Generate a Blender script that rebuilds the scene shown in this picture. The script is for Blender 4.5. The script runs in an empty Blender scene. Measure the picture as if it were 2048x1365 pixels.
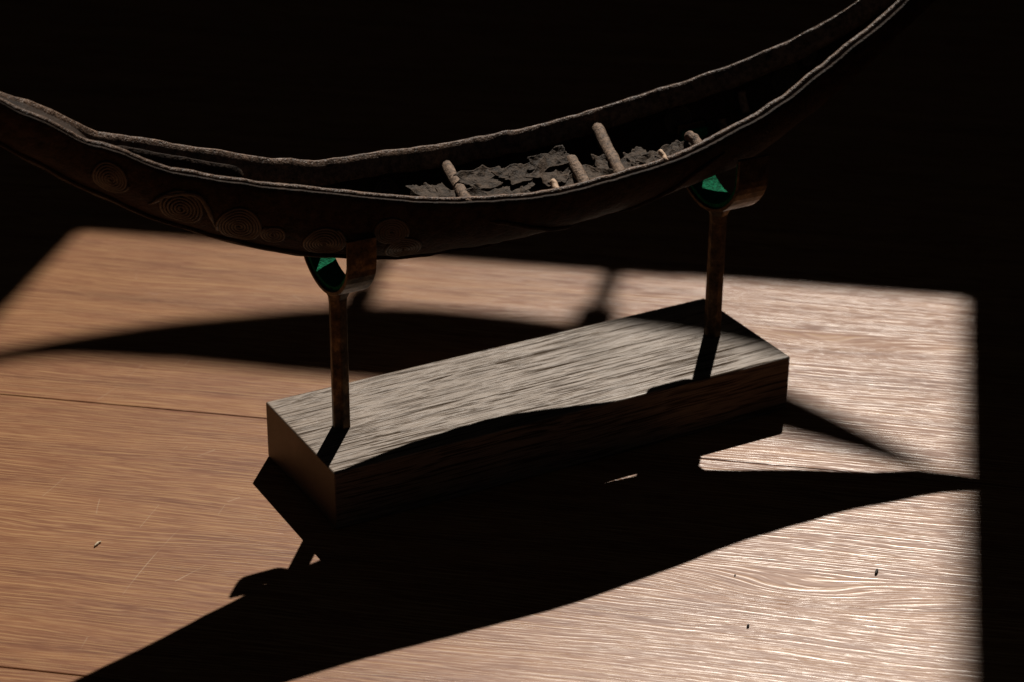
import bpy, bmesh, math, random
import numpy as np
from mathutils import Vector, Matrix, noise

random.seed(7)
scene = bpy.context.scene
COL = scene.collection
S = 0.434                                    # metres per calibration unit (camera height = 1 unit)

# ------------------------------------------------------------------ camera
F_PX, PITCH, ROLL = 4403.0, 0.458308, 0.008838
fw = Vector((0, math.cos(PITCH), -math.sin(PITCH)))
rt = Vector((1, 0, 0)); up = rt.cross(fw)
rt2 = rt*math.cos(ROLL) + up*math.sin(ROLL); up2 = up*math.cos(ROLL) - rt*math.sin(ROLL)
cam_d = bpy.data.cameras.new('camera'); cam = bpy.data.objects.new('camera', cam_d); COL.objects.link(cam)
M = Matrix((rt2, up2, -fw)).transposed().to_4x4(); M.translation = Vector((0, 0, S)); cam.matrix_world = M
cam_d.sensor_width = 36.0; cam_d.lens = 36.0*F_PX/2048.0
cam_d.clip_start = 0.01; cam_d.clip_end = 100
cam_d.dof.use_dof = True; cam_d.dof.focus_distance = 0.83; cam_d.dof.aperture_fstop = 16
scene.camera = cam

# ------------------------------------------------------------------ light
AZ, EL = 0.183811, 0.829798
SUN = Vector((math.sin(AZ)/math.tan(EL), math.cos(AZ)/math.tan(EL), 1.0))     # towards the light, per unit of height
world = bpy.data.worlds.new('World'); scene.world = world; world.use_nodes = True
bg = world.node_tree.nodes['Background']; bg.inputs[0].default_value = (0.75, 0.85, 1.0, 1); bg.inputs[1].default_value = 0.014
LD = 2000.0
aim = Vector((0.02*S, 1.83*S, 0.1*S))
lamp_d = bpy.data.lights.new('low_sunlight', 'SPOT'); lamp = bpy.data.objects.new('low_sunlight', lamp_d); COL.objects.link(lamp)
lamp.location = aim + SUN.normalized()*LD
lamp.rotation_euler = (aim - lamp.location).to_track_quat('-Z', 'Y').to_euler()
lamp_d.energy = 5.1*4*math.pi*LD*LD
lamp_d.color = (1.0, 0.925, 0.83)
lamp_d.shadow_soft_size = LD*math.tan(math.radians(0.27))
lamp_d.spot_size = math.radians(0.25); lamp_d.spot_blend = 0.1
scene.view_settings.view_transform = 'Standard'; scene.view_settings.look = 'None'
scene.view_settings.exposure = 0.0; scene.view_settings.gamma = 1.0

# ------------------------------------------------------------------ node helpers
class NT:
    def __init__(self, name):
        self.m = bpy.data.materials.new(name); self.m.use_nodes = True
        self.t = self.m.node_tree; self.n = self.t.nodes
        self.b = self.n['Principled BSDF']
    def link(self, a, b): self.t.links.new(a, b)
    def put(self, inp, v):
        if hasattr(v, 'is_linked') or hasattr(v, 'links'): self.link(v, inp)
        else: inp.default_value = v
    def math(self, op, a, b=0.0, c=0.0, clamp=False):
        n = self.n.new('ShaderNodeMath'); n.operation = op; n.use_clamp = clamp
        self.put(n.inputs[0], a); self.put(n.inputs[1], b)
        if len(n.inputs) > 2: self.put(n.inputs[2], c)
        return n.outputs[0]
    def obj(self): return self.n.new('ShaderNodeTexCoord').outputs['Object']
    def xyz(self, v):
        n = self.n.new('ShaderNodeSeparateXYZ'); self.link(v, n.inputs[0]); return n.outputs
    def vec(self, x, y, z):
        n = self.n.new('ShaderNodeCombineXYZ')
        for i, v in enumerate((x, y, z)): self.put(n.inputs[i], v)
        return n.outputs[0]
    def noise(self, v, scale=1.0, detail=3.0, rough=0.55, dist=0.0):
        n = self.n.new('ShaderNodeTexNoise'); self.link(v, n.inputs['Vector'])
        n.inputs['Scale'].default_value = scale; n.inputs['Detail'].default_value = detail
        n.inputs['Roughness'].default_value = rough; n.inputs['Distortion'].default_value = dist
        return n.outputs[0]
    def ramp(self, f, stops):
        n = self.n.new('ShaderNodeValToRGB'); self.link(f, n.inputs[0]); e = n.color_ramp.elements
        while len(e) > 1: e.remove(e[-1])
        e[0].position = stops[0][0]; e[0].color = self.c(stops[0][1])
        for p, c in stops[1:]:
            k = e.new(p); k.color = self.c(c)
        return n.outputs[0]
    @staticmethod
    def c(c): return (c, c, c, 1) if isinstance(c, (int, float)) else (c[0], c[1], c[2], 1)
    def mix(self, f, a, b, mode='MIX'):
        n = self.n.new('ShaderNodeMix'); n.data_type = 'RGBA'; n.blend_type = mode
        self.put(n.inputs[0], f); self.put(n.inputs[6], a if hasattr(a, 'links') else self.c(a)); self.put(n.inputs[7], b if hasattr(b, 'links') else self.c(b))
        return n.outputs[2]
    def bump(self, h, dist, strength=1.0):
        n = self.n.new('ShaderNodeBump'); n.inputs['Strength'].default_value = strength; n.inputs['Distance'].default_value = dist
        self.link(h, n.inputs['Height']); self.link(n.outputs[0], self.b.inputs['Normal'])
    def done(self, col=None, rough=None, metal=None, spec=None):
        if col is not None: self.put(self.b.inputs['Base Color'], col if hasattr(col, 'links') else self.c(col))
        if rough is not None: self.put(self.b.inputs['Roughness'], rough)
        if metal is not None: self.put(self.b.inputs['Metallic'], metal)
        if spec is not None: self.put(self.b.inputs['Specular IOR Level'], spec)
        return self.m

# floor pixel helper: where a ray through photo pixel (x, y) meets height z
def floor_pt(x, y, z=0.0):
    d = fw + rt2*((x-1024)/F_PX) - up2*((y-682.5)/F_PX)
    t = (z - S)/d.z
    return Vector((0, 0, S)) + d*t

# ------------------------------------------------------------------ materials
PA = math.radians(-9.7)                       # direction the planks run
KNOTS = [(1600, 1185, 0.040, 0.011, 0.011), (1660, 688, 0.035, 0.008, 0.008), (1130, 640, 0.028, 0.010, -0.009), (260, 575, 0.05, 0.010, 0.006), (60, 1080, 0.06, 0.012, 0.007)]
def floor_material():
    m = NT('laminate_oak')
    x, y, z = m.xyz(m.obj())
    rnd = m.math('MULTIPLY', m.n.new('ShaderNodeObjectInfo').outputs['Random'], 37.0)
    warp = m.noise(m.vec(m.math('MULTIPLY', x, 5.0), m.math('MULTIPLY', y, 22.0), rnd), 1.0, 2.0)
    wob = m.noise(m.vec(m.math('MULTIPLY', x, 45.0), m.math('MULTIPLY', y, 60.0), rnd), 1.0, 2.0)
    yy = m.math('ADD', y, m.math('MULTIPLY', m.math('SUBTRACT', warp, 0.5), 0.013))
    yy = m.math('ADD', yy, m.math('MULTIPLY', m.math('SUBTRACT', wob, 0.5), 0.0010))
    gp = m.n.new('ShaderNodeNewGeometry').outputs['Position']; gx, gy, gz = m.xyz(gp)
    for (kx, ky, la, lb, amp) in KNOTS:
        K = floor_pt(kx, ky); ca, sa = math.cos(PA), math.sin(PA)
        ex = m.math('SUBTRACT', gx, K.x); ey = m.math('SUBTRACT', gy, K.y)
        u_ = m.math('DIVIDE', m.math('ADD', m.math('MULTIPLY', ex, ca), m.math('MULTIPLY', ey, sa)), la)
        v_ = m.math('DIVIDE', m.math('SUBTRACT', m.math('MULTIPLY', ey, ca), m.math('MULTIPLY', ex, sa)), lb)
        r2 = m.math('ADD', m.math('MULTIPLY', u_, u_), m.math('MULTIPLY', v_, v_))
        yy = m.math('ADD', yy, m.math('MULTIPLY', m.math('EXPONENT', m.math('MULTIPLY', r2, -1.0)), amp))
    broad = m.noise(m.vec(m.math('MULTIPLY', x, 7.0), m.math('MULTIPLY', yy, 95.0), rnd), 1.0, 3.0)
    def pore_lines(period, phase, wx, wy, lo, hi):
        w_ = m.noise(m.vec(m.math('MULTIPLY', x, wx), m.math('MULTIPLY', yy, wy), m.math('ADD', rnd, phase)), 1.0, 2.0, 0.6)
        ph = m.math('ADD', m.math('DIVIDE', yy, period), m.math('MULTIPLY', w_, 2.8))
        tri = m.math('ABSOLUTE', m.math('SUBTRACT', m.math('FRACT', ph), 0.5))
        return m.ramp(tri, [(lo, 1.0), (hi, 0.0)])
    gaps = m.noise(m.vec(m.math('MULTIPLY', x, 38.0), m.math('MULTIPLY', yy, 460.0), rnd), 1.0, 2.0)
    gaps_b = m.noise(m.vec(m.math('MULTIPLY', x, 80.0), m.math('MULTIPLY', yy, 700.0), m.math('ADD', rnd, 3.0)), 1.0, 2.0)
    fine = m.noise(m.vec(m.math('MULTIPLY', x, 70.0), m.math('MULTIPLY', yy, 1300.0), rnd), 1.0, 2.0, 0.65)
    speck = m.noise(m.vec(m.math('MULTIPLY', x, 700.0), m.math('MULTIPLY', y, 1500.0), rnd), 1.0, 1.0)
    la = m.math('MULTIPLY', pore_lines(0.0021, 1.0, 9.0, 120.0, 0.08, 0.21), m.ramp(gaps, [(0.40, 0.0), (0.54, 1.0)]))
    lb_ = m.math('MULTIPLY', pore_lines(0.00135, 9.0, 16.0, 160.0, 0.08, 0.22), m.ramp(gaps_b, [(0.44, 0.0), (0.58, 0.8)]))
    l2 = m.math('MAXIMUM', la, lb_)
    f2 = m.ramp(fine, [(0.40, 0.0), (0.66, 1.0)])
    tone = m.math('ADD', m.math('MULTIPLY', broad, 0.60), m.math('MULTIPLY', f2, 0.18))
    col = m.ramp(tone, [(0.16, (0.115, 0.039, 0.016)), (0.32, (0.178, 0.069, 0.028)), (0.5, (0.248, 0.108, 0.043)), (0.66, (0.325, 0.165, 0.067))])
    col = m.mix(m.math('MULTIPLY', l2, 0.50), col, (0.46, 0.275, 0.130))
    # a few hair scratches: light worn lines between photo points
    geo = m.n.new('ShaderNodeNewGeometry').outputs['Position']
    px, py, pz = m.xyz(geo)
    wn = m.noise(geo, 60.0, 1.0)
    total = None
    for (a, b, wd, k) in SCRATCHES:
        A = floor_pt(*a); B = floor_pt(*b); L = math.hypot(B.x-A.x, B.y-A.y); ux, uy = (B.x-A.x)/L, (B.y-A.y)/L
        dx = m.math('SUBTRACT', px, A.x); dy = m.math('SUBTRACT', py, A.y)
        t = m.math('ADD', m.math('MULTIPLY', dx, ux), m.math('MULTIPLY', dy, uy))
        n_ = m.math('SUBTRACT', m.math('MULTIPLY', dx, -uy), m.math('MULTIPLY', dy, -ux))
        bow = m.math('MULTIPLY', m.math('MULTIPLY', t, m.math('SUBTRACT', L, t)), 2.2*k)
        n_ = m.math('ABSOLUTE', m.math('ADD', n_, bow))
        inside = m.math('MULTIPLY', m.math('GREATER_THAN', t, 0.0), m.math('LESS_THAN', t, L))
        v = m.math('MULTIPLY', m.math('SUBTRACT', 1.0, m.math('DIVIDE', n_, wd), clamp=True), inside)
        total = v if total is None else m.math('MAXIMUM', total, v)
    scr = m.math('MULTIPLY', total, m.ramp(wn, [(0.35, 0.15), (0.6, 0.9)]))
    col = m.mix(m.math('MULTIPLY', scr, 0.5), col, (0.62, 0.5, 0.36))
    h = m.math('ADD', m.math('MULTIPLY', l2, 0.7), m.math('ADD', m.math('MULTIPLY', f2, 0.22), m.math('MULTIPLY', speck, 0.20)))
    m.bump(h, 0.00007, 1.0)
    rough = m.math('SUBTRACT', 0.38, m.math('MULTIPLY', l2, 0.10))
    spec = m.math('ADD', 0.17, m.math('ADD', m.math('MULTIPLY', l2, 0.24), m.math('MULTIPLY', f2, 0.06)))
    return m.done(col, rough, 0.0, spec)

SCRATCHES = [((365, 1052), (245, 1190), 0.00022, 0.6), ((412, 1130), (350, 1163), 0.0003, -1.0), ((200, 998), (193, 1028), 0.00025, 3.0),
             ((480, 995), (455, 1004), 0.00025, 0), ((375, 892), (340, 920), 0.00016, 0), ((130, 955), (85, 993), 0.00013, 0),
             ((430, 900), (395, 913), 0.0004, 0), ((318, 1010), (280, 1055), 0.00013, 0), ((450, 1010), (436, 1030), 0.00013, 0),
             ((240, 770), (195, 800), 0.00016, 0), ((395, 705), (370, 730), 0.00016, 0), ((175, 1275), (160, 1300), 0.00015, 0),
             ((273, 545), (272, 560), 0.0002, 0), ((285, 730), (255, 755), 0.00013, 0), ((585, 590), (605, 603), 0.0004, 0), ((110, 590), (135, 600), 0.0003, 1.0)]

def block_material():
    m = NT('dark_wenge')
    x, y, z = m.xyz(m.obj())
    warp = m.noise(m.vec(m.math('MULTIPLY', x, 8.0), m.math('MULTIPLY', y, 25.0), z), 1.0, 2.0)
    yy = m.math('ADD', y, m.math('MULTIPLY', m.math('SUBTRACT', warp, 0.5), 0.006))
    zz = m.math('ADD', z, m.math('MULTIPLY', m.math('SUBTRACT', warp, 0.5), 0.008))
    lines = m.noise(m.vec(m.math('MULTIPLY', x, 34.0), m.math('MULTIPLY', yy, 620.0), m.math('MULTIPLY', zz, 620.0)), 1.0, 3.0, 0.6)
    fine = m.noise(m.vec(m.math('MULTIPLY', x, 90.0), m.math('MULTIPLY', yy, 2600.0), m.math('MULTIPLY', zz, 2600.0)), 1.0, 2.0, 0.6)
    blot = m.noise(m.obj(), 38.0, 3.0)
    pores = m.noise(m.vec(m.math('MULTIPLY', x, 20.0), m.math('MULTIPLY', yy, 1050.0), m.math('MULTIPLY', zz, 1050.0)), 1.0, 2.0, 0.6)
    pores_b = m.noise(m.vec(m.math('MULTIPLY', x, 45.0), m.math('MULTIPLY', yy, 1600.0), m.math('MULTIPLY', zz, 1600.0)), 1.0, 1.0, 0.6)
    pa = m.ramp(pores, [(0.37, 1.0), (0.46, 0.0)]); pb = m.ramp(pores_b, [(0.36, 1.0), (0.45, 0.0)])
    dark = m.math('MAXIMUM', pa, m.math('MULTIPLY', pb, 0.8))
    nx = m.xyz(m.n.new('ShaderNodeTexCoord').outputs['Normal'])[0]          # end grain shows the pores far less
    dark = m.math('MULTIPLY', dark, m.math('SUBTRACT', 1.0, m.math('MULTIPLY', m.math('ABSOLUTE', nx), 0.75)))
    f2 = m.ramp(fine, [(0.3, 0.0), (0.62, 1.0)])
    tone = m.math('ADD', m.math('MULTIPLY', f2, 0.5), m.math('MULTIPLY', blot, 0.45))
    col = m.ramp(tone, [(0.2, (0.105, 0.074, 0.050)), (0.5, (0.158, 0.114, 0.079)), (0.8, (0.215, 0.159, 0.113))])
    col = m.mix(m.math('MULTIPLY', m.math('ABSOLUTE', nx), 0.65), col, (0.022, 0.015, 0.010))  # darker end grain, with the shade on the end faces mixed into the colour
    col = m.mix(m.math('MULTIPLY', dark, 0.78), col, (0.018, 0.013, 0.009))
    h = m.math('ADD', m.math('MULTIPLY', m.math('SUBTRACT', 1.0, dark), 0.8), m.math('MULTIPLY', f2, 0.3))
    m.bump(h, 0.00010, 1.0)
    return m.done(col, m.math('SUBTRACT', 0.54, m.math('MULTIPLY', blot, 0.16)), 0.0, m.math('MULTIPLY', m.math('SUBTRACT', 1.0, dark), 0.30))

def hide_material(name, a, b, scale, dist, rough, spec=0.4):
    m = NT(name); o = m.obj()
    n1 = m.noise(o, scale, 5.0, 0.6); n2 = m.noise(o, scale*3.5, 2.0, 0.5); n3 = m.noise(o, scale*0.25, 2.0)
    t = m.math('ADD', m.math('MULTIPLY', n1, 0.55), m.math('ADD', m.math('MULTIPLY', n2, 0.25), m.math('MULTIPLY', n3, 0.25)))
    col = m.ramp(t, [(0.36, a), (0.68, b)])
    m.bump(m.math('ADD', n1, m.math('MULTIPLY', n2, 0.5)), dist, 1.0)
    return m.done(col, m.math('ADD', rough-0.12, m.math('MULTIPLY', n1, 0.24)), 0.0, spec)

def bronze_material():
    m = NT('aged_bronze'); o = m.obj()
    n1 = m.noise(o, 160.0, 5.0, 0.65); n2 = m.noise(o, 900.0, 2.0)
    t = m.math('ADD', m.math('MULTIPLY', n1, 0.75), m.math('MULTIPLY', n2, 0.25))
    col = m.ramp(t, [(0.36, (0.015, 0.010, 0.007)), (0.52, (0.065, 0.042, 0.024)), (0.74, (0.21, 0.14, 0.078))])
    m.bump(t, 0.00012, 0.8)
    return m.done(col, m.ramp(t, [(0.3, 0.6), (0.65, 0.36)]), 0.75, 0.5)

def felt_material():
    m = NT('green_felt'); o = m.obj()
    n1 = m.noise(o, 900.0, 4.0, 0.7); n2 = m.noise(o, 2600.0, 2.0)
    col = m.ramp(n1, [(0.35, (0.001, 0.05, 0.022)), (0.65, (0.010, 0.24, 0.11))])
    m.bump(m.math('ADD', n1, n2), 0.0006, 1.0)
    return m.done(col, 0.95, 0.0, 0.1)

def plain(name, col, rough, sc=60.0):
    m = NT(name); n1 = m.noise(m.obj(), sc, 4.0)
    c = m.ramp(n1, [(0.3, tuple(k*0.8 for k in col)), (0.7, tuple(min(1, k*1.15) for k in col))])
    m.bump(n1, 0.0006, 0.5)
    return m.done(c, rough)

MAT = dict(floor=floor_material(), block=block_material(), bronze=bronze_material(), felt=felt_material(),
           hull=hide_material('blackened_hide', (0.006, 0.0040, 0.0030), (0.042, 0.027, 0.019), 300.0, 0.0008, 0.6, 0.05),
           rim=hide_material('worn_rim_hide', (0.006, 0.0035, 0.0025), (0.21, 0.132, 0.090), 420.0, 0.0007, 0.40, 0.18),
           coil=hide_material('coiled_cord', (0.016, 0.010, 0.0065), (0.055, 0.034, 0.021), 500.0, 0.0003, 0.5),
           bark=hide_material('torn_bark', (0.005, 0.004, 0.0032), (0.095, 0.069, 0.051), 340.0, 0.0009, 0.6, 0.05),
           stick=hide_material('dry_twig', (0.016, 0.010, 0.006), (0.30, 0.20, 0.138), 520.0, 0.0009, 0.65, 0.2),
           pale=hide_material('bare_wood', (0.35, 0.22, 0.14), (0.6, 0.42, 0.28), 500.0, 0.0004, 0.7),
           wall=plain('dark_plaster', (0.05, 0.048, 0.045), 0.9), sill=plain('dark_sill_board', (0.06, 0.04, 0.03), 0.6),
           crumb_pale=plain('pale_crumb', (0.5, 0.4, 0.27), 0.8, 900.0), crumb_dark=plain('dark_crumb', (0.02, 0.014, 0.01), 0.8, 900.0))

# ------------------------------------------------------------------ object helpers
def link_mesh(name, verts, faces, mat, parent=None, smooth=True):
    me = bpy.data.meshes.new(name); me.from_pydata([tuple(v) for v in verts], [], faces); me.update()
    bm = bmesh.new(); bm.from_mesh(me); bmesh.ops.recalc_face_normals(bm, faces=bm.faces); bm.to_mesh(me); bm.free()
    if smooth:
        for p in me.polygons: p.use_smooth = True
    me.materials.append(mat)
    o = bpy.data.objects.new(name, me); COL.objects.link(o)
    if parent: o.parent = parent
    return o
def tag(o, label, cat, group=None):
    o['label'] = label; o['category'] = cat
    if group: o['group'] = group
    return o
def empty(name, loc=(0, 0, 0), rz=0.0):
    o = bpy.data.objects.new(name, None); COL.objects.link(o); o.location = loc; o.rotation_euler = (0, 0, rz); o.empty_display_size = 0.02
    return o
def box_bm(x0, x1, y0, y1, z0, z1, bev=0.0, seg=2):
    bm = bmesh.new(); bmesh.ops.create_cube(bm, size=1.0)
    for v_ in bm.verts: v_.co = Vector(((x0+x1)/2+v_.co.x*(x1-x0), (y0+y1)/2+v_.co.y*(y1-y0), (z0+z1)/2+v_.co.z*(z1-z0)))
    if bev: bmesh.ops.bevel(bm, geom=bm.edges[:], offset=bev, segments=seg, affect='EDGES', profile=0.6)
    return bm
def link_bm(name, bm, mat, parent=None, smooth=False):
    me = bpy.data.meshes.new(name); bm.to_mesh(me); bm.free(); me.materials.append(mat)
    if smooth:
        for p in me.polygons: p.use_smooth = True
    o = bpy.data.objects.new(name, me); COL.objects.link(o)
    if parent: o.parent = parent
    return o
def sweep(path, normals, prof):
    """closed profile (list of (a, b)) swept along path; a along normal, b along binormal; closed ends"""
    V, Fc = [], []; n = len(prof(0.5)) if callable(prof) else len(prof)
    for i, p in enumerate(path):
        t = (path[min(i+1, len(path)-1)] - path[max(i-1, 0)]).normalized()
        nn = normals[i]; nn = (nn - t*nn.dot(t)).normalized(); bb = t.cross(nn)
        pr = prof(i/(len(path)-1)) if callable(prof) else prof
        for a, b in pr: V.append(p + nn*a + bb*b)
    for i in range(len(path)-1):
        for j in range(n):
            Fc.append((i*n+j, i*n+(j+1) % n, (i+1)*n+(j+1) % n, (i+1)*n+j))
    Fc.append(tuple(range(n))[::-1]); Fc.append(tuple((len(path)-1)*n+j for j in range(n)))
    return V, Fc
def circ(r, n=8, sq=1.0): return [(r*sq*math.cos(2*math.pi*k/n), r*math.sin(2*math.pi*k/n)) for k in range(n)]
def hermite(x, X, Y):
    X = np.asarray(X, float); Y = np.asarray(Y, float); mm = np.gradient(Y, X)
    i = int(np.clip(np.searchsorted(X, x)-1, 0, len(X)-2)); h = X[i+1]-X[i]; t = (x-X[i])/h
    return float((1+2*t)*(1-t)**2*Y[i] + t*(1-t)**2*h*mm[i] + t*t*(3-2*t)*Y[i+1] + t*t*(t-1)*h*mm[i+1])
def sstep(a, b, x):
    t = min(1.0, max(0.0, (x-a)/(b-a))); return t*t*(3-2*t)
def nz(*a): return noise.noise(Vector(a))

# ------------------------------------------------------------------ floor of planks
PW = 0.4376*S                                 # plank width
fl = empty('floor', (0, 0, 0), PA); fl['kind'] = 'structure'
GAP = 0.00035
bm = box_bm(-2.2, 2.2, -PW/2+GAP, PW/2-GAP, -0.008, 0.0, 0.00035, 2)
first = None; seam0 = 1.3514*S
for k in range(-4, 9):
    yc = seam0 + (k+0.5)*PW
    if first is None:
        o = link_bm('plank', bm, MAT['floor'], fl); first = o
    else:
        o = bpy.data.objects.new('plank', first.data); COL.objects.link(o); o.parent = fl
    o.location = ((k*0.53) % 0.4, yc, 0.0)
sub = link_bm('subfloor', box_bm(-2.5, 2.5, seam0-4.3*PW, seam0+9.3*PW, -0.02, -0.0085), MAT['crumb_dark'], fl)

# ------------------------------------------------------------------ window wall, out of the frame, that shapes the patch of sun
WA = math.radians(-9.3)
SILL = 1.0
W0 = Vector((0.16690432, 1.86180814, 0.0))    # inner edge of the sill
wl = empty('wall', W0, WA); wl['kind'] = 'structure'
X0, X1, TOP, TH = -0.2165, 0.2155, SILL+0.95, 0.16
def wall_mesh():
    V, Fc = [], []
    xs = [-1.6, X0, X1, 1.6]; zs = [0.0005, SILL, TOP, 2.4]
    for y in (0.0, TH):
        for z in zs:
            for x in xs: V.append((x, y, z))
    idx = lambda i, j, k: k*16 + j*4 + i
    for k in (0, 1):
        for j in range(3):
            for i in range(3):
                if i == 1 and j == 1: continue
                Fc.append((idx(i, j, k), idx(i+1, j, k), idx(i+1, j+1, k), idx(i, j+1, k)))
    for a, b in (((1, 1), (2, 1)), ((2, 1), (2, 2)), ((2, 2), (1, 2)), ((1, 2), (1, 1))):
        Fc.append((idx(*a, 0), idx(*b, 0), idx(*b, 1), idx(*a, 1)))
    for i in range(3):
        for j in (0, 3): Fc.append((idx(i, j, 0), idx(i+1, j, 0), idx(i+1, j, 1), idx(i, j, 1)))
        for ii in (0, 3): Fc.append((idx(ii, i, 0), idx(ii, i+1, 0), idx(ii, i+1, 1), idx(ii, i, 1)))
    return V, Fc
wm = link_mesh('plaster', *wall_mesh(), MAT['wall'], wl, smooth=False)

# ------------------------------------------------------------------ canoe builder
TB = [[-0.62, 0.004, 0.524, 0.016], [-0.56, 0.011, 0.476, 0.026], [-0.5, 0.021, 0.432, 0.036], [-0.45, 0.0304, 0.3985, 0.042], [-0.4, 0.0367, 0.368, 0.0487],
      [-0.35, 0.041, 0.345, 0.0558], [-0.3, 0.043, 0.3263, 0.0626], [-0.25, 0.0461, 0.3108, 0.0675], [-0.2, 0.0517, 0.298, 0.0696], [-0.15, 0.0596, 0.2879, 0.0686],
      [-0.1, 0.0678, 0.2806, 0.0654], [-0.05, 0.0745, 0.2764, 0.0616], [0.0, 0.0781, 0.2755, 0.0588], [0.05, 0.078, 0.2775, 0.0584], [0.1, 0.0743, 0.2821, 0.0597],
      [0.15, 0.0676, 0.2889, 0.0614], [0.2, 0.0589, 0.2979, 0.0640], [0.25, 0.0494, 0.3095, 0.0630], [0.3, 0.0401, 0.3242, 0.058], [0.35, 0.0315, 0.3425, 0.0529],
      [0.4, 0.0231, 0.3647, 0.0476], [0.45, 0.0133, 0.3899, 0.0447], [0.5, 0.0075, 0.412, 0.038], [0.545, 0.004, 0.4365, 0.026], [0.58, 0.002, 0.458, 0.012]]
NEAR_DZ = [(-.62, 0), (-0.485, 0.00029), (-0.471, -0.00076), (-0.449, 0.00076), (-0.424, -0.00097), (-0.396, 0.00226), (-0.377, -0.00096), (-0.347, -0.00092), (-0.317, -0.00068), (-0.287, 7e-05), (-0.252, 0.00095), (-0.208, 0.00112), (-0.148, -0.00093), (-0.103, -0.00051), (-0.056, -0.00083), (-0.007, 0.00017), (0.045, 0.00182), (0.07, 0.00063), (0.111, -0.00085), (0.174, -0.00022), (0.218, -0.002), (0.288, 0.00127), (0.334, 0.00163), (0.381, -0.00108), (0.405, -0.00103), (0.435, 0.00076), (.58, 0)]
FAR_DZ = [(-.62, 0), (-0.469, -0.00065), (-0.445, 0.00182), (-0.421, 0.0001), (-0.399, -0.00247), (-0.371, -0.00035), (-0.341, 0.00128), (-0.295, 0.00232), (-0.247, -0.00099), (-0.215, -0.00108), (-0.184, -0.00254), (-0.154, 0.00083), (-0.098, 0.00224), (-0.042, 0.00035), (-0.024, 0.00086), (0.032, -0.00172), (0.087, -0.001), (0.14, 0.00013), (0.165, 0.00085), (0.218, 0.00037), (0.259, 0.0), (0.326, -0.00067), (0.381, 0.00013), (0.404, 0.00033), (0.436, -0.00015), (.58, 0)]

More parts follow.
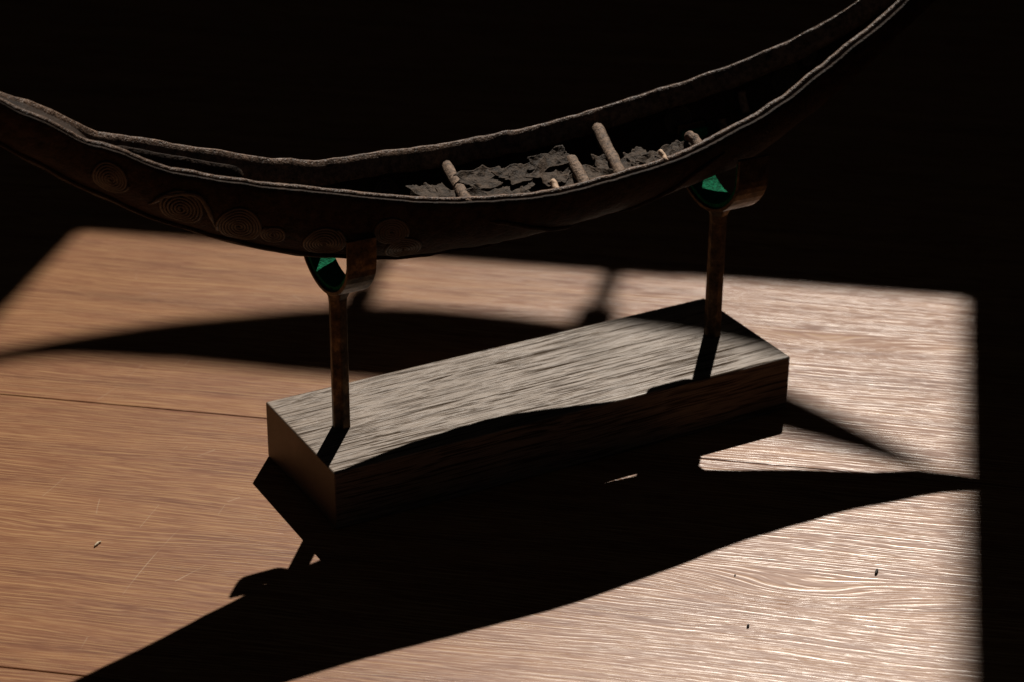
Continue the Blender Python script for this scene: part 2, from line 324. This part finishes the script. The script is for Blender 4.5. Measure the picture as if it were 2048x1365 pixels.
class Canoe:
    def __init__(self, tb, root, offset, dzn, dzf, skin, fill_l, fill_r, rough=1.0):
        self.tb = np.array(tb); self.root = root; self.offset = offset; self.dzn = dzn; self.dzf = dzf
        self.efar = None; self.t = skin; self.fl = fill_l; self.fr = fill_r; self.k = rough
    def w(self, s): return max(0.0015, hermite(s, self.tb[:, 0], self.tb[:, 1]))
    def z(self, s): return hermite(s, self.tb[:, 0], self.tb[:, 2])
    def d(self, s): return max(0.004, hermite(s, self.tb[:, 0], self.tb[:, 3]))
    def dz(self, s, side):
        a = self.dzn if side < 0 else self.dzf
        v = hermite(s, [k[0] for k in a], [k[1] for k in a]) if a else 0.0
        return v + 0.0010*self.k*nz(s*38, side*7.0, 3.1) + 0.0006*self.k*nz(s*130, side*5.0, 1.7)
    def surf(self, s, th, off=0.0, inner=False):
        w, d = self.w(s), self.d(s)
        t = min(self.t, 0.42*w) if inner else 0.0
        c, sn = math.cos(th), math.sin(th)
        z0 = self.z(s) + self.dz(s, -1)*max(0, c) + self.dz(s, 1)*max(0, -c)
        e = 1.0 + 0.22*sstep(0.18, 0.5, abs(s))          # towards the ends the section turns to a V
        cc = math.copysign(abs(c)**e, c)
        if self.efar and c < 0:
            ef = hermite(s, [k[0] for k in self.efar], [k[1] for k in self.efar]); cc = -abs(c)**ef; sn = sn**ef
        dd = (d - t) if inner else d
        if inner: dd *= max(0.06, sstep(self.fl[0], self.fl[1], s)*(1-sstep(self.fr[0], self.fr[1], s)))
        lump = 0.0016*self.k*nz(s*22, th*2.2, 0.3) + 0.0008*self.k*nz(s*70, th*6, 4.0)
        ww = w - t - off + lump*sn; dd = dd - off + lump
        return Vector((s, self.offset(s) - ww*cc, z0 - dd*sn))*S
    def hull(self, mat, ns=260, nt=40):
        s0, s1 = self.tb[0, 0], self.tb[-1, 0]; V, Fc = [], []
        ring = 2*(nt+1)
        for i in range(ns+1):
            s = s0 + (s1-s0)*i/ns
            for j in range(nt+1): V.append(self.surf(s, math.pi*j/nt))
            for j in range(nt, -1, -1): V.append(self.surf(s, math.pi*j/nt, 0.0, True))
        for i in range(ns):
            for j in range(ring):
                a, b = i*ring+j, i*ring+(j+1) % ring; Fc.append((a, b, b+ring, a+ring))
        Fc.append(tuple(range(ring))[::-1]); Fc.append(tuple(ns*ring+j for j in range(ring)))
        return link_mesh('hull', V, Fc, mat, self.root)
    def rim(self, side, mat, s0, s1, h, th, gap, rise, n=240, slope=False):
        path, nor = [], []
        for i in range(n+1):
            s = s0 + (s1-s0)*i/n; w = self.w(s); t = min(self.t, 0.42*w)
            k = min(1.0, (w-t)/(gap+th+0.004))
            l = side*(w - t - (gap + th/2)*k); kz = 0.0008*nz(s*60, side*3, 9.0)
            tap = min(1.0, 0.25+6*min(i/n, 1-i/n)); path.append(Vector((s, self.offset(s)+l, self.z(s)+self.dz(s, side)+rise-h*tap/2+kz))*S); nor.append(Vector((0, 0, 1)))
        def prof(t):
            s = s0+(s1-s0)*t; w = self.w(s); k = max(0.15, min(1.0, (w-min(self.t, .42*w))/(gap+th+0.004)))
            tap = min(1.0, 0.25+6*min(t, 1-t))
            hh = h*S/2*tap*(1+0.10*nz(s*30, 2.0, side)); tt = th*S/2*k*(1+0.12*nz(s*45, 5.0, side)); a = 0.55
            if slope:
                jb = 0.06*nz(s*150, 8, 2)
                return [(hh, -tt), (hh*(0.95+jb), -tt*0.72), (hh*(0.45+jb), -tt*0.12), (-hh*0.25, tt*(0.45+jb)), (-hh*(0.9+jb), tt*0.98), (-hh, tt*0.7), (-hh*0.4, -tt*0.2), (hh*0.2, -tt)]
            return [(hh, -tt*a), (hh, tt*a), (hh*a, tt), (-hh*a, tt*0.9), (-hh, tt*a*0.8), (-hh, -tt*a*0.8), (-hh*a, -tt*0.9), (hh*a, -tt)]
        V, Fc = sweep(path, nor, prof)
        return link_mesh('gunwale_strip', V, Fc, mat, self.root)
    def trail(self, pts, r, mat, name, inner=False, n=8, taper=False):
        """cord laid on the skin through (s, theta) points"""
        path, nor = [], []
        for s, th in pts:
            p = self.surf(s, th, 0.0, inner); e = 1e-3
            n_ = (self.surf(s+e, th, 0, inner)-p).cross(self.surf(s, th+e, 0, inner)-p).normalized()
            q_ = self.surf(s, th, 0.005, inner)
            inward = (q_-p)
            if (n_.dot(inward) > 0) != inner: n_ = -n_
            path.append(p + n_*r*S*0.25); nor.append(n_)
        pr = (lambda t: circ(r*S*max(0.25, min(1, 8*min(t, 1-t))), n)) if taper else circ(r*S, n)
        V, Fc = sweep(path, nor, pr)
        return link_mesh(name, V, Fc, mat, self.root)
    def coil(self, s, th, R, turns, r, mat, inner=False, sgn=1, ph=0.0):
        e = 1e-3
        a = (self.surf(s+e, th, 0, inner)-self.surf(s-e, th, 0, inner)).length/(2*e*S)
        b = (self.surf(s, th+e, 0, inner)-self.surf(s, th-e, 0, inner)).length/(2*e*S)
        N = int(turns*22); pts = []
        for i in range(N+1):
            t = i/N; rr = R*(0.06+0.94*t)*(1+0.03*nz(t*9, s*50, 0)); an = ph + sgn*2*math.pi*turns*t
            pts.append((s+rr*math.cos(an)/a, min(math.pi-0.06, max(0.06, th+rr*math.sin(an)/b))))
        return self.trail(pts, r, mat, 'spiral_coil', inner)
    def stick(self, A, B, r, mat, name, bend=0.0, n=14):
        """round stick from (s, lateral fraction of half-beam, dz to the rim) to another"""
        def pt(q): return Vector((q[0], self.offset(q[0])+q[1]*self.w(q[0]), self.z(q[0])+q[2]))*S
        a, b = pt(A), pt(B); path, nor = [], []
        for i in range(n+1):
            t = i/n; p = a.lerp(b, t) + Vector((0.0, 0.0, bend*S*4*t*(1-t)))
            p += Vector((nz(t*3, A[0]*40, 1), 0, nz(t*3, A[0]*40, 5)))*0.0012*S
            path.append(p); nor.append(Vector((0, 0, 1)))
        pr = lambda t: [(x*(1+0.26*nz(t*7, k*0.7, A[0]*30)), y*(1+0.26*nz(t*7, k*0.7+9, A[0]*30))) for k, (x, y) in enumerate(circ(r*S, 10))]
        V, Fc = sweep(path, nor, pr)
        return link_mesh(name, V, Fc, mat, self.root)

YB = 0.508049                                  # yaw of the stand (radians)
BC = Vector((0.0207*S, 1.8325*S, 0.0))         # centre of the stand on the floor

# ------------------------------------------------------------------ display stand
L, W, H = 0.4792*S, 0.1502*S, 0.0568*S
def stand(name, loc, rz, posts, z_top, size, arm, label, pr=0.0086*S):
    root = empty(name, loc, rz)
    l, w_, h = size
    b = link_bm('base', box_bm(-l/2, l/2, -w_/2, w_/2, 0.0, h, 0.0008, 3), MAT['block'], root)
    hw, rise, sw0, th = arm
    for px in posts:
        sw = sw0*(1.25 if px > 0 else 1.0)
        # hexagonal rod with a flared head
        V, Fc = [], []; R = pr
        rings = [(h-0.001, 1.0), (h+0.0003, 1.0), (z_top-0.016*S, 0.98), (z_top-0.008*S, 1.05), (z_top-0.001*S, 1.45)]
        for (z, k) in rings:
            for j in range(6):
                a = math.pi/3*j + 0.30
                V.append((px+R*k*math.cos(a), R*k*math.sin(a), z))
        for i in range(len(rings)-1):
            for j in range(6): Fc.append((i*6+j, i*6+(j+1) % 6, (i+1)*6+(j+1) % 6, (i+1)*6+j))
        Fc.append(tuple(range(6))[::-1]); Fc.append(tuple((len(rings)-1)*6+j for j in range(6)))
        p = link_mesh('post', V, Fc, MAT['bronze'], root, smooth=False)
        md = p.modifiers.new('bevel', 'BEVEL'); md.width = 0.0004; md.segments = 2
        # U-shaped strap
        def ushape(inset, n=28):
            pts = []
            for i in range(n+1):
                t = -1 + 2*i/n; a = abs(t)
                R_ = hw*1.06; am = math.asin(hw*0.93/R_)      # arc below, then arms bending upright
                zc = R_ - R_*math.cos(am)
                if a < 0.55: an_ = a/0.55*am; y, z = (R_-inset)*math.sin(an_), R_-(R_-inset)*math.cos(an_)
                else:
                    k = (a-0.55)/0.45; z = zc + inset*math.cos(am)*(1-min(1, k*3)) + k*(rise-zc)
                    y = (hw-inset) - (hw-inset-(R_-inset)*math.sin(am))*(1-min(1, k*2.2))**2
                y = math.copysign(y, t)
                pts.append((y, z))
            return pts
        def strap(i0, i1, half, x, nm, mat, trim=0, n=28):
            a = ushape(i0, n); b_ = ushape(i1, n); a = a[trim:len(a)-trim]; b_ = b_[trim:len(b_)-trim]
            V, Fc = [], []; m_ = len(a)
            for (ya, za), (yb, zb) in zip(a, b_):
                V += [(x-half, ya, z_top+za), (x+half, ya, z_top+za), (x+half, yb, z_top+zb), (x-half, yb, z_top+zb)]
            for i in range(m_-1):
                for j in range(4): Fc.append((i*4+j, i*4+(j+1) % 4, (i+1)*4+(j+1) % 4, (i+1)*4+j))
            Fc.append((3, 2, 1, 0)); Fc.append(tuple((m_-1)*4+j for j in range(4)))
            return V, Fc
        c = link_mesh('cradle', *strap(0.0, th, sw/2, px, 'cradle', None), MAT['bronze'], root, smooth=False)
        md = c.modifiers.new('bevel', 'BEVEL'); md.width = 0.0003; md.segments = 2; md.limit_method = 'ANGLE'
        fe = link_mesh('felt_lining', *strap(th+0.00005, th+0.0018, sw/2-0.0010, px, 'felt', None, 1), MAT['felt'], c, smooth=False)
    tag(root, label, 'display stand')
    return root
st = stand('display_stand', BC, YB, (-0.198*S, 0.1995*S), 0.193*S, (L, W, H), (0.0535*S, 0.067*S, 0.027*S, 0.0016),
           'dark wooden block stand with two bronze posts and felt-lined cradles holding the canoe')

# ------------------------------------------------------------------ the canoe
root = empty('canoe_model', (BC.x, BC.y, 0.0), YB + math.radians(1.0))
cn = Canoe(TB, root, lambda s: (0.015 if s > 0 else 0.004)*(s/0.45)**2, NEAR_DZ, FAR_DZ, 0.0036, (-0.425, -0.36), (0.50, 0.55))
cn.efar = [(-.62, 1.2), (-.3, .9), (-.2, .62), (-.15, .54), (-.05, .52), (0, .48), (.05, .5), (.1, .66), (.15, .72), (.2, .58), (.25, .66), (.3, .85), (.35, .92), (.58, 1.2)]
tag(root, 'long dark hide canoe model with upswept ends and coiled spirals, resting on the stand', 'canoe model')
cn.hull(MAT['hull'])
cn.rim(-1, MAT['rim'], -0.57, 0.52, 0.012, 0.0055, 0.0034, 0.0016)
cn.rim(1, MAT['rim'], -0.57, 0.52, 0.0200, 0.0092, 0.0002, 0.0014, slope=True)
def keel():
    V, Fc = [], []; s0, s1 = -0.615, -0.045; n = 200; nt = 14; ring = 2*(nt+1)
    for i in range(n+1):
        s = s0+(s1-s0)*i/n; e = sstep(0, 0.03, i/n)*(1-sstep(0.975, 1.0, i/n)); hw_ = (0.36+0.05*nz(s*20, 1, 1))*(0.75+0.25*(1-sstep(0.95, 1.0, i/n)))
        for j in range(nt+1):
            th = math.pi/2 + hw_*(2*j/nt-1); V.append(cn.surf(s, th, -0.0030*(0.45+0.55*e)))
        for j in range(nt, -1, -1):
            th = math.pi/2 + hw_*(2*j/nt-1); V.append(cn.surf(s, th, 0.0004))
    for i in range(n):
        for j in range(ring):
            a, b = i*ring+j, i*ring+(j+1) % ring; Fc.append((a, b, b+ring, a+ring))
    Fc.append(tuple(range(ring))[::-1]); Fc.append(tuple(n*ring+j for j in range(ring)))
    return link_mesh('keel_strip', V, Fc, MAT['hull'], root)
keel()
for i, (s, th, R, turns) in enumerate([(-0.4053, 0.542, 0.0165, 6), (-0.35, 0.6141, 0.0195, 6), (-0.2998, 0.7258, 0.021, 7), (-0.2703, 0.7559, 0.0115, 4),
                                       (-0.2261, 0.792, 0.0195, 7), (-0.1714, 0.4671, 0.0155, 6), (-0.155, 0.80, 0.0165, 6)]):
    cn.coil(s, th, R, turns, 0.00135, MAT['coil'], False, 1 if i % 2 else -1, i*1.3)
for i, (s, th, R, turns) in enumerate([(0.2998, 2.593, 0.0155, 5), (0.3272, 2.72, 0.0095, 3.5), (0.1898, 2.70, 0.0145, 5), (-0.1211, 2.70, 0.0155, 5)]):
    cn.coil(s, th, R, turns, 0.00135, MAT['coil'], True, 1, i*2.1)
def dense(pts, n=40):
    t = np.linspace(0, len(pts)-1, len(pts)); u_ = np.linspace(0, len(pts)-1, n)
    return [(hermite(k, t, [p[0] for p in pts]), hermite(k, t, [p[1] for p in pts])) for k in u_]
cn.trail(dense([(-0.3744, 0.80), (-0.3656, 0.4673), (-0.3512, 0.3028), (-0.3378, 0.2906), (-0.329, 0.4691), (-0.3194, 0.85)]), 0.0022, MAT['coil'], 'cord_wave', taper=True)
cn.trail(dense([(-0.085, 0.30), (-0.071, 0.3554), (-0.0449, 0.5069), (-0.0075, 0.8024), (0.0084, 0.86)]), 0.0024, MAT['hull'], 'skin_fold', taper=True)
cn.trail(dense([(0.06, 0.95), (0.085, 0.7), (0.12, 0.4), (0.16, 0.25)]), 0.0022, MAT['hull'], 'skin_fold', taper=True)
cn.trail(dense([(0.256, 2.80), (0.2556, 2.2945)], 16), 0.0042, MAT['stick'], 'rib', True)
cn.trail(dense([(0.2315, 2.40), (0.2298, 1.9939)], 12), 0.0042, MAT['stick'], 'rib', True)
# thwarts and pegs
cn.stick((-0.104, -0.90, -0.005), (-0.0575, 0.88, -0.017), 0.0054, MAT['stick'], 'thwart', 0.002)
cn.stick((0.047, -0.90, -0.006), (0.1040, 0.90, -0.016), 0.0057, MAT['stick'], 'thwart', 0.0015)
cn.stick((0.0115, -0.90, -0.005), (0.0285, -0.16, -0.0015), 0.0056, MAT['stick'], 'broken_thwart')
cn.stick((-0.0185, -0.90, -0.002), (-0.014, -0.66, 0.0005), 0.0030, MAT['pale'], 'peg')
cn.stick((0.1395, -0.86, -0.008), (0.1465, -0.40, -0.007), 0.0050, MAT['stick'], 'peg')
cn.stick((0.0935, -0.92, -0.001), (0.0965, -0.72, 0.003), 0.0022, MAT['pale'], 'peg')
# loose strip sprung from the rim near the left end
def loose():
    pts = [(-0.4, 0.12, -0.012), (-0.3812, 0.3, -0.0045), (-0.3562, 0.3, -0.003), (-0.3265, 0.3, -0.002), (-0.3005, 0.3, -0.0025), (-0.2821, 0.3, -0.0031), (-0.276, 0.34, -0.0095)]
    t = list(range(len(pts))); path, nor = [], []
    for k in np.linspace(0, len(pts)-1, 60):
        s, f_, dz = (hermite(k, t, [p[i] for p in pts]) for i in range(3))
        path.append(Vector((s, cn.offset(s)+f_*cn.w(s), cn.z(s)+dz+0.0006*nz(s*90, 0, 0)))*S); nor.append(Vector((0, 0, 1)))
    V, Fc = sweep(path, nor, lambda t: [(0.0015*S, -0.0011*S), (0.0015*S, 0.0011*S), (-0.012*S*min(1, 0.4+3*min(t, 1-t)), 0.0014*S), (-0.012*S*min(1, 0.4+3*min(t, 1-t)), -0.0014*S)])
    return link_mesh('loose_strip', V, Fc, MAT['hull'], root)
loose()
# crumpled bark lining with a torn upper edge
EDGE = [(-0.1346, -0.0149), (-0.1273, -0.0044), (-0.1177, -0.0002), (-0.109, -0.0025), (-0.1008, -0.0012), (-0.0911, -0.0103), (-0.0789, -0.0002), (-0.0666, 0.0004), (-0.0542, 0.0012), (-0.0416, -0.0029), (-0.024, -0.0014), (-0.0138, -0.0018), (-0.0037, 0.0043), (0.0067, 0.0013), (0.0144, 0.0029), (0.025, -0.0038), (0.0382, -0.0094), (0.0478, -0.0113), (0.0584, -0.0079), (0.0678, -0.0163), (0.0812, -0.0144), (0.0931, -0.0107), (0.106, -0.0176), (0.1143, -0.0184), (0.1256, -0.0216), (0.1392, -0.0233), (0.1511, -0.0246), (0.1622, -0.0203), (0.1717, -0.0362)]
def bark():
    ex = [e[0] for e in EDGE]; ez = [e[1] for e in EDGE]
    n, m_ = 300, 46; top, bot_ = [], []
    for i in range(n+1):
        s = ex[0] + (ex[-1]-ex[0])*i/n; w = cn.w(s); zr = cn.z(s)
        ze = float(np.interp(s, ex, ez)) + 0.0022*nz(s*330, 0, 2)
        for j in range(m_+1):
            t = j/m_
            jag = 0.05*nz(s*120, 4, 4) + 0.05*nz(s*420, 8, 1)
            l = -w*0.90 + (0.75+jag)*w*t
            zz = -0.011 + (ze+0.011)*t**1.4 if ze > -0.011 else -0.011+(ze+0.011)*t
            p1, p2 = s*16 + l*26, s*40 - l*46                    # folds run slantwise across the sheet
            env = 0.3+0.7*math.sin(math.pi*min(1, t*0.85+0.15))
            q1 = p2*0.9 + 0.8*nz(p1*0.8, p2*0.3, 6.0)
            r1 = 1-abs(nz(p1*0.35, q1, 2.0)); r2 = 1-abs(nz(p1*0.9, q1*1.9, 5.0)); st_ = q1*0.8+0.5*nz(p1, p2, 1.0); st_ -= math.floor(st_)
            zz += env*(0.0060*(r1-0.75) + 0.0020*(r2-0.75) + 0.0004*nz(s*500, l*500, 0)) - 0.0025
            top.append(Vector((s + 0.002*nz(s*60, t*4, 7), cn.offset(s)+l, zr+zz))*S)
            bot_.append(top[-1]-Vector((0, 0, 0.0022*S)))
    V = top+bot_; Fc = []; N = len(top); c_ = m_+1
    for i in range(n):
        for j in range(m_):
            a = i*c_+j; Fc.append((a, a+1, a+1+c_, a+c_)); Fc.append((N+a, N+a+c_, N+a+1+c_, N+a+1))
    for i in range(n):
        for j in (0, m_):
            a = i*c_+j; Fc.append((a, a+c_, N+a+c_, N+a))
    for j in range(m_):
        for i in (0, n):
            a = i*c_+j; Fc.append((a, a+1, N+a+1, N+a))
    return link_mesh('bark_lining', V, Fc, MAT['bark'], root)
bark()
def flake(sc, f_, a, b, rot, tilt, curl, seed):
    ex = [e[0] for e in EDGE]; ez = [e[1] for e in EDGE]; n = 40; top, bot_ = [], []
    ze = float(np.interp(sc, ex, ez)); w = cn.w(sc); zr = cn.z(sc)
    l0 = -w + f_*w; zb = -0.010 + (max(ze, -0.02)+0.010)*min(1, max(0, (f_-0.1)/0.75))**1.3
    ca, sa = math.cos(rot), math.sin(rot)
    for i in range(n+1):
        for j in range(n+1):
            x, y = 2*i/n-1, 2*j/n-1
            ang = math.atan2(y, x); rr = max(abs(x), abs(y))
            k = 1 + 0.34*nz(math.cos(ang)*1.6, math.sin(ang)*1.6, seed) + 0.13*nz(math.cos(ang)*5, math.sin(ang)*5, seed+3)
            X, Y = x*a*k, y*b*k
            zz = zb + tilt*Y + curl*(rr**3)*(0.5+nz(ang*0.9, seed, 1)) + 0.0044*(0.75-abs(nz(X*26+Y*20, Y*85-X*25, seed))) - 0.0028 + 0.0009*nz(X*90, Y*190, seed) + 0.0003*nz(X*300, Y*500, seed)
            s = sc + X*ca - Y*sa; l = l0 + X*sa + Y*ca
            l = max(-cn.w(s)*0.93, l)
            top.append(Vector((s, cn.offset(s)+l, cn.z(s)+zz))*S); bot_.append(top[-1]-Vector((0, 0, 0.0010*S)))
    V = top+bot_; N = len(top); c_ = n+1; Fc = []
    for i in range(n):
        for j in range(n):
            q_ = i*c_+j; Fc.append((q_, q_+1, q_+1+c_, q_+c_)); Fc.append((N+q_, N+q_+c_, N+q_+1+c_, N+q_+1))
    for i in range(n):
        for j in (0, n):
            q_ = i*c_+j; Fc.append((q_, q_+c_, N+q_+c_, N+q_)); q_ = j*c_+i; Fc.append((q_, q_+1, N+q_+1, N+q_))
    return link_mesh('bark_flake', V, Fc, MAT['bark'], root)
for i, (sc, f_, a, b, rot, tilt, curl) in enumerate([
        (-0.122, 0.45, 0.010, 0.022, 0.2, 0.10, 0.004), (-0.108, 0.40, 0.009, 0.024, -0.3, 0.0, 0.004), (-0.070, 0.42, 0.030, 0.016, 0.35, 0.18, 0.005),
        (-0.060, 0.78, 0.026, 0.012, 0.25, 0.22, 0.004), (-0.038, 0.50, 0.034, 0.013, 0.5, 0.15, 0.005), (-0.022, 0.80, 0.028, 0.011, 0.35, 0.25, 0.005),
        (-0.020, 0.30, 0.026, 0.012, 0.15, 0.2, 0.004), (-0.002, 0.62, 0.024, 0.014, 0.7, 0.3, 0.006), (0.008, 0.85, 0.020, 0.010, 0.2, 0.35, 0.006),
        (0.004, 0.36, 0.018, 0.012, 0.3, 0.15, 0.004), (0.036, 0.50, 0.012, 0.022, 0.3, 0.0, 0.005), (0.055, 0.62, 0.009, 0.020, -0.3, 0.1, 0.006),
        (0.072, 0.45, 0.013, 0.020, 0.2, 0.05, 0.004), (0.090, 0.60, 0.011, 0.018, -0.25, 0.15, 0.006), (0.106, 0.42, 0.016, 0.014, 0.4, 0.1, 0.004), (0.128, 0.45, 0.018, 0.014, 0.5, 0.1, 0.005)]):
    flake(sc, f_, a, b, rot, tilt, curl, 1.7*i+0.4)

# ------------------------------------------------------------------ a second canoe on the window sill, above the frame: its soft shadow crosses the floor
T_IN = 0.03
LIFT = T_IN*math.tan(EL)
tb2 = []
G = [(-0.215, .171), (-0.203, .162), (-0.197, .156), (-0.138, .136), (-0.07, .133), (0.0, .132), (0.072, .132), (0.101, .138), (0.137, .152), (0.179, .174), (0.197, .185), (0.212, .196)]
Bt = [(-0.215, .152), (-0.203, .142), (-0.155, .111), (-0.101, .086), (-0.05, .068), (0.0, .066), (0.05, .074), (0.10, .096), (0.142, .123), (0.157, .135), (0.199, .173), (0.212, .188)]
for x in np.linspace(-0.212, 0.21, 25):
    g = hermite(x, [a[0] for a in G], [a[1] for a in G]); b_ = hermite(x, [a[0] for a in Bt], [a[1] for a in Bt])
    wdt = 0.026*max(0.03, 1-abs(x/0.213)**2.2)
    g -= wdt*1.09*0.6
    tb2.append([x/S, wdt/S, (g+LIFT)/S, max(0.004, (g-b_))/S])
s2 = W0 + Vector((-math.sin(WA), math.cos(WA), 0))*T_IN; s2.z = SILL
root2 = empty('canoe_model', s2, WA)
tag(root2, 'second canoe model on the window sill beyond the frame, casting the blurred crescent shadow', 'canoe model')
c2 = Canoe(tb2, root2, lambda s: 0.0, None, None, 0.005, (-0.49, -0.42), (0.42, 0.49), 0.6)
c2.hull(MAT['hull'], 120, 24); c2.rim(-1, MAT['rim'], -0.42, 0.42, 0.010, 0.005, 0.001, 0.001, 100); c2.rim(1, MAT['rim'], -0.42, 0.42, 0.010, 0.005, 0.001, 0.001, 100)
stand('display_stand', s2, WA, (-0.0615, 0.049), 0.063+LIFT-0.012, (0.16, 0.045, 0.010), (0.017, 0.022, 0.017, 0.0016),
      'small wooden stand with two bronze posts on the window sill beyond the frame', 0.0056)

# ------------------------------------------------------------------ crumbs on the floor
def crumb(px, py, ln, r, ang, mat, label, name, seed):
    p = floor_pt(px, py); o_path, nor = [], []
    for i in range(7):
        t = i/6-0.5
        o_path.append(Vector((t*ln, 0.12*ln*nz(t*3, seed, 0), r*0.95 + 0.25*r*nz(t*4, seed, 5)))); nor.append(Vector((0, 0, 1)))
    V, Fc = sweep(o_path, nor, lambda t: [(a*(0.45+0.55*math.sin(math.pi*min(.95, max(.08, t))))*(1+.3*nz(t*4, k, seed)), b*(0.45+.55*math.sin(math.pi*min(.95, max(.08, t))))) for k, (a, b) in enumerate(circ(r, 7))])
    o = link_mesh(name, V, Fc, mat); o.location = p; o.rotation_euler = (0, 0, ang)
    return tag(o, label, 'crumb', 'crumbs on the floor')
crumb(195, 1090, 0.0040, 0.0005, 1.1, MAT['crumb_pale'], 'pale splinter on the sunlit floor left of the stand', 'wood_splinter', 1.0)
crumb(1753, 1146, 0.0034, 0.0006, 1.25, MAT['crumb_dark'], 'larger dark crumb on the bright floor at lower right', 'dark_crumb', 2.0)
crumb(1496, 1254, 0.0016, 0.0005, 1.2, MAT['crumb_dark'], 'tiny dark crumb at the bottom edge of the bright floor', 'dark_crumb', 3.0)
crumb(1470, 1152, 0.0010, 0.0003, 1.4, MAT['crumb_dark'], 'tiniest dark speck near the edge of the canoe shadow', 'dark_crumb', 4.0)
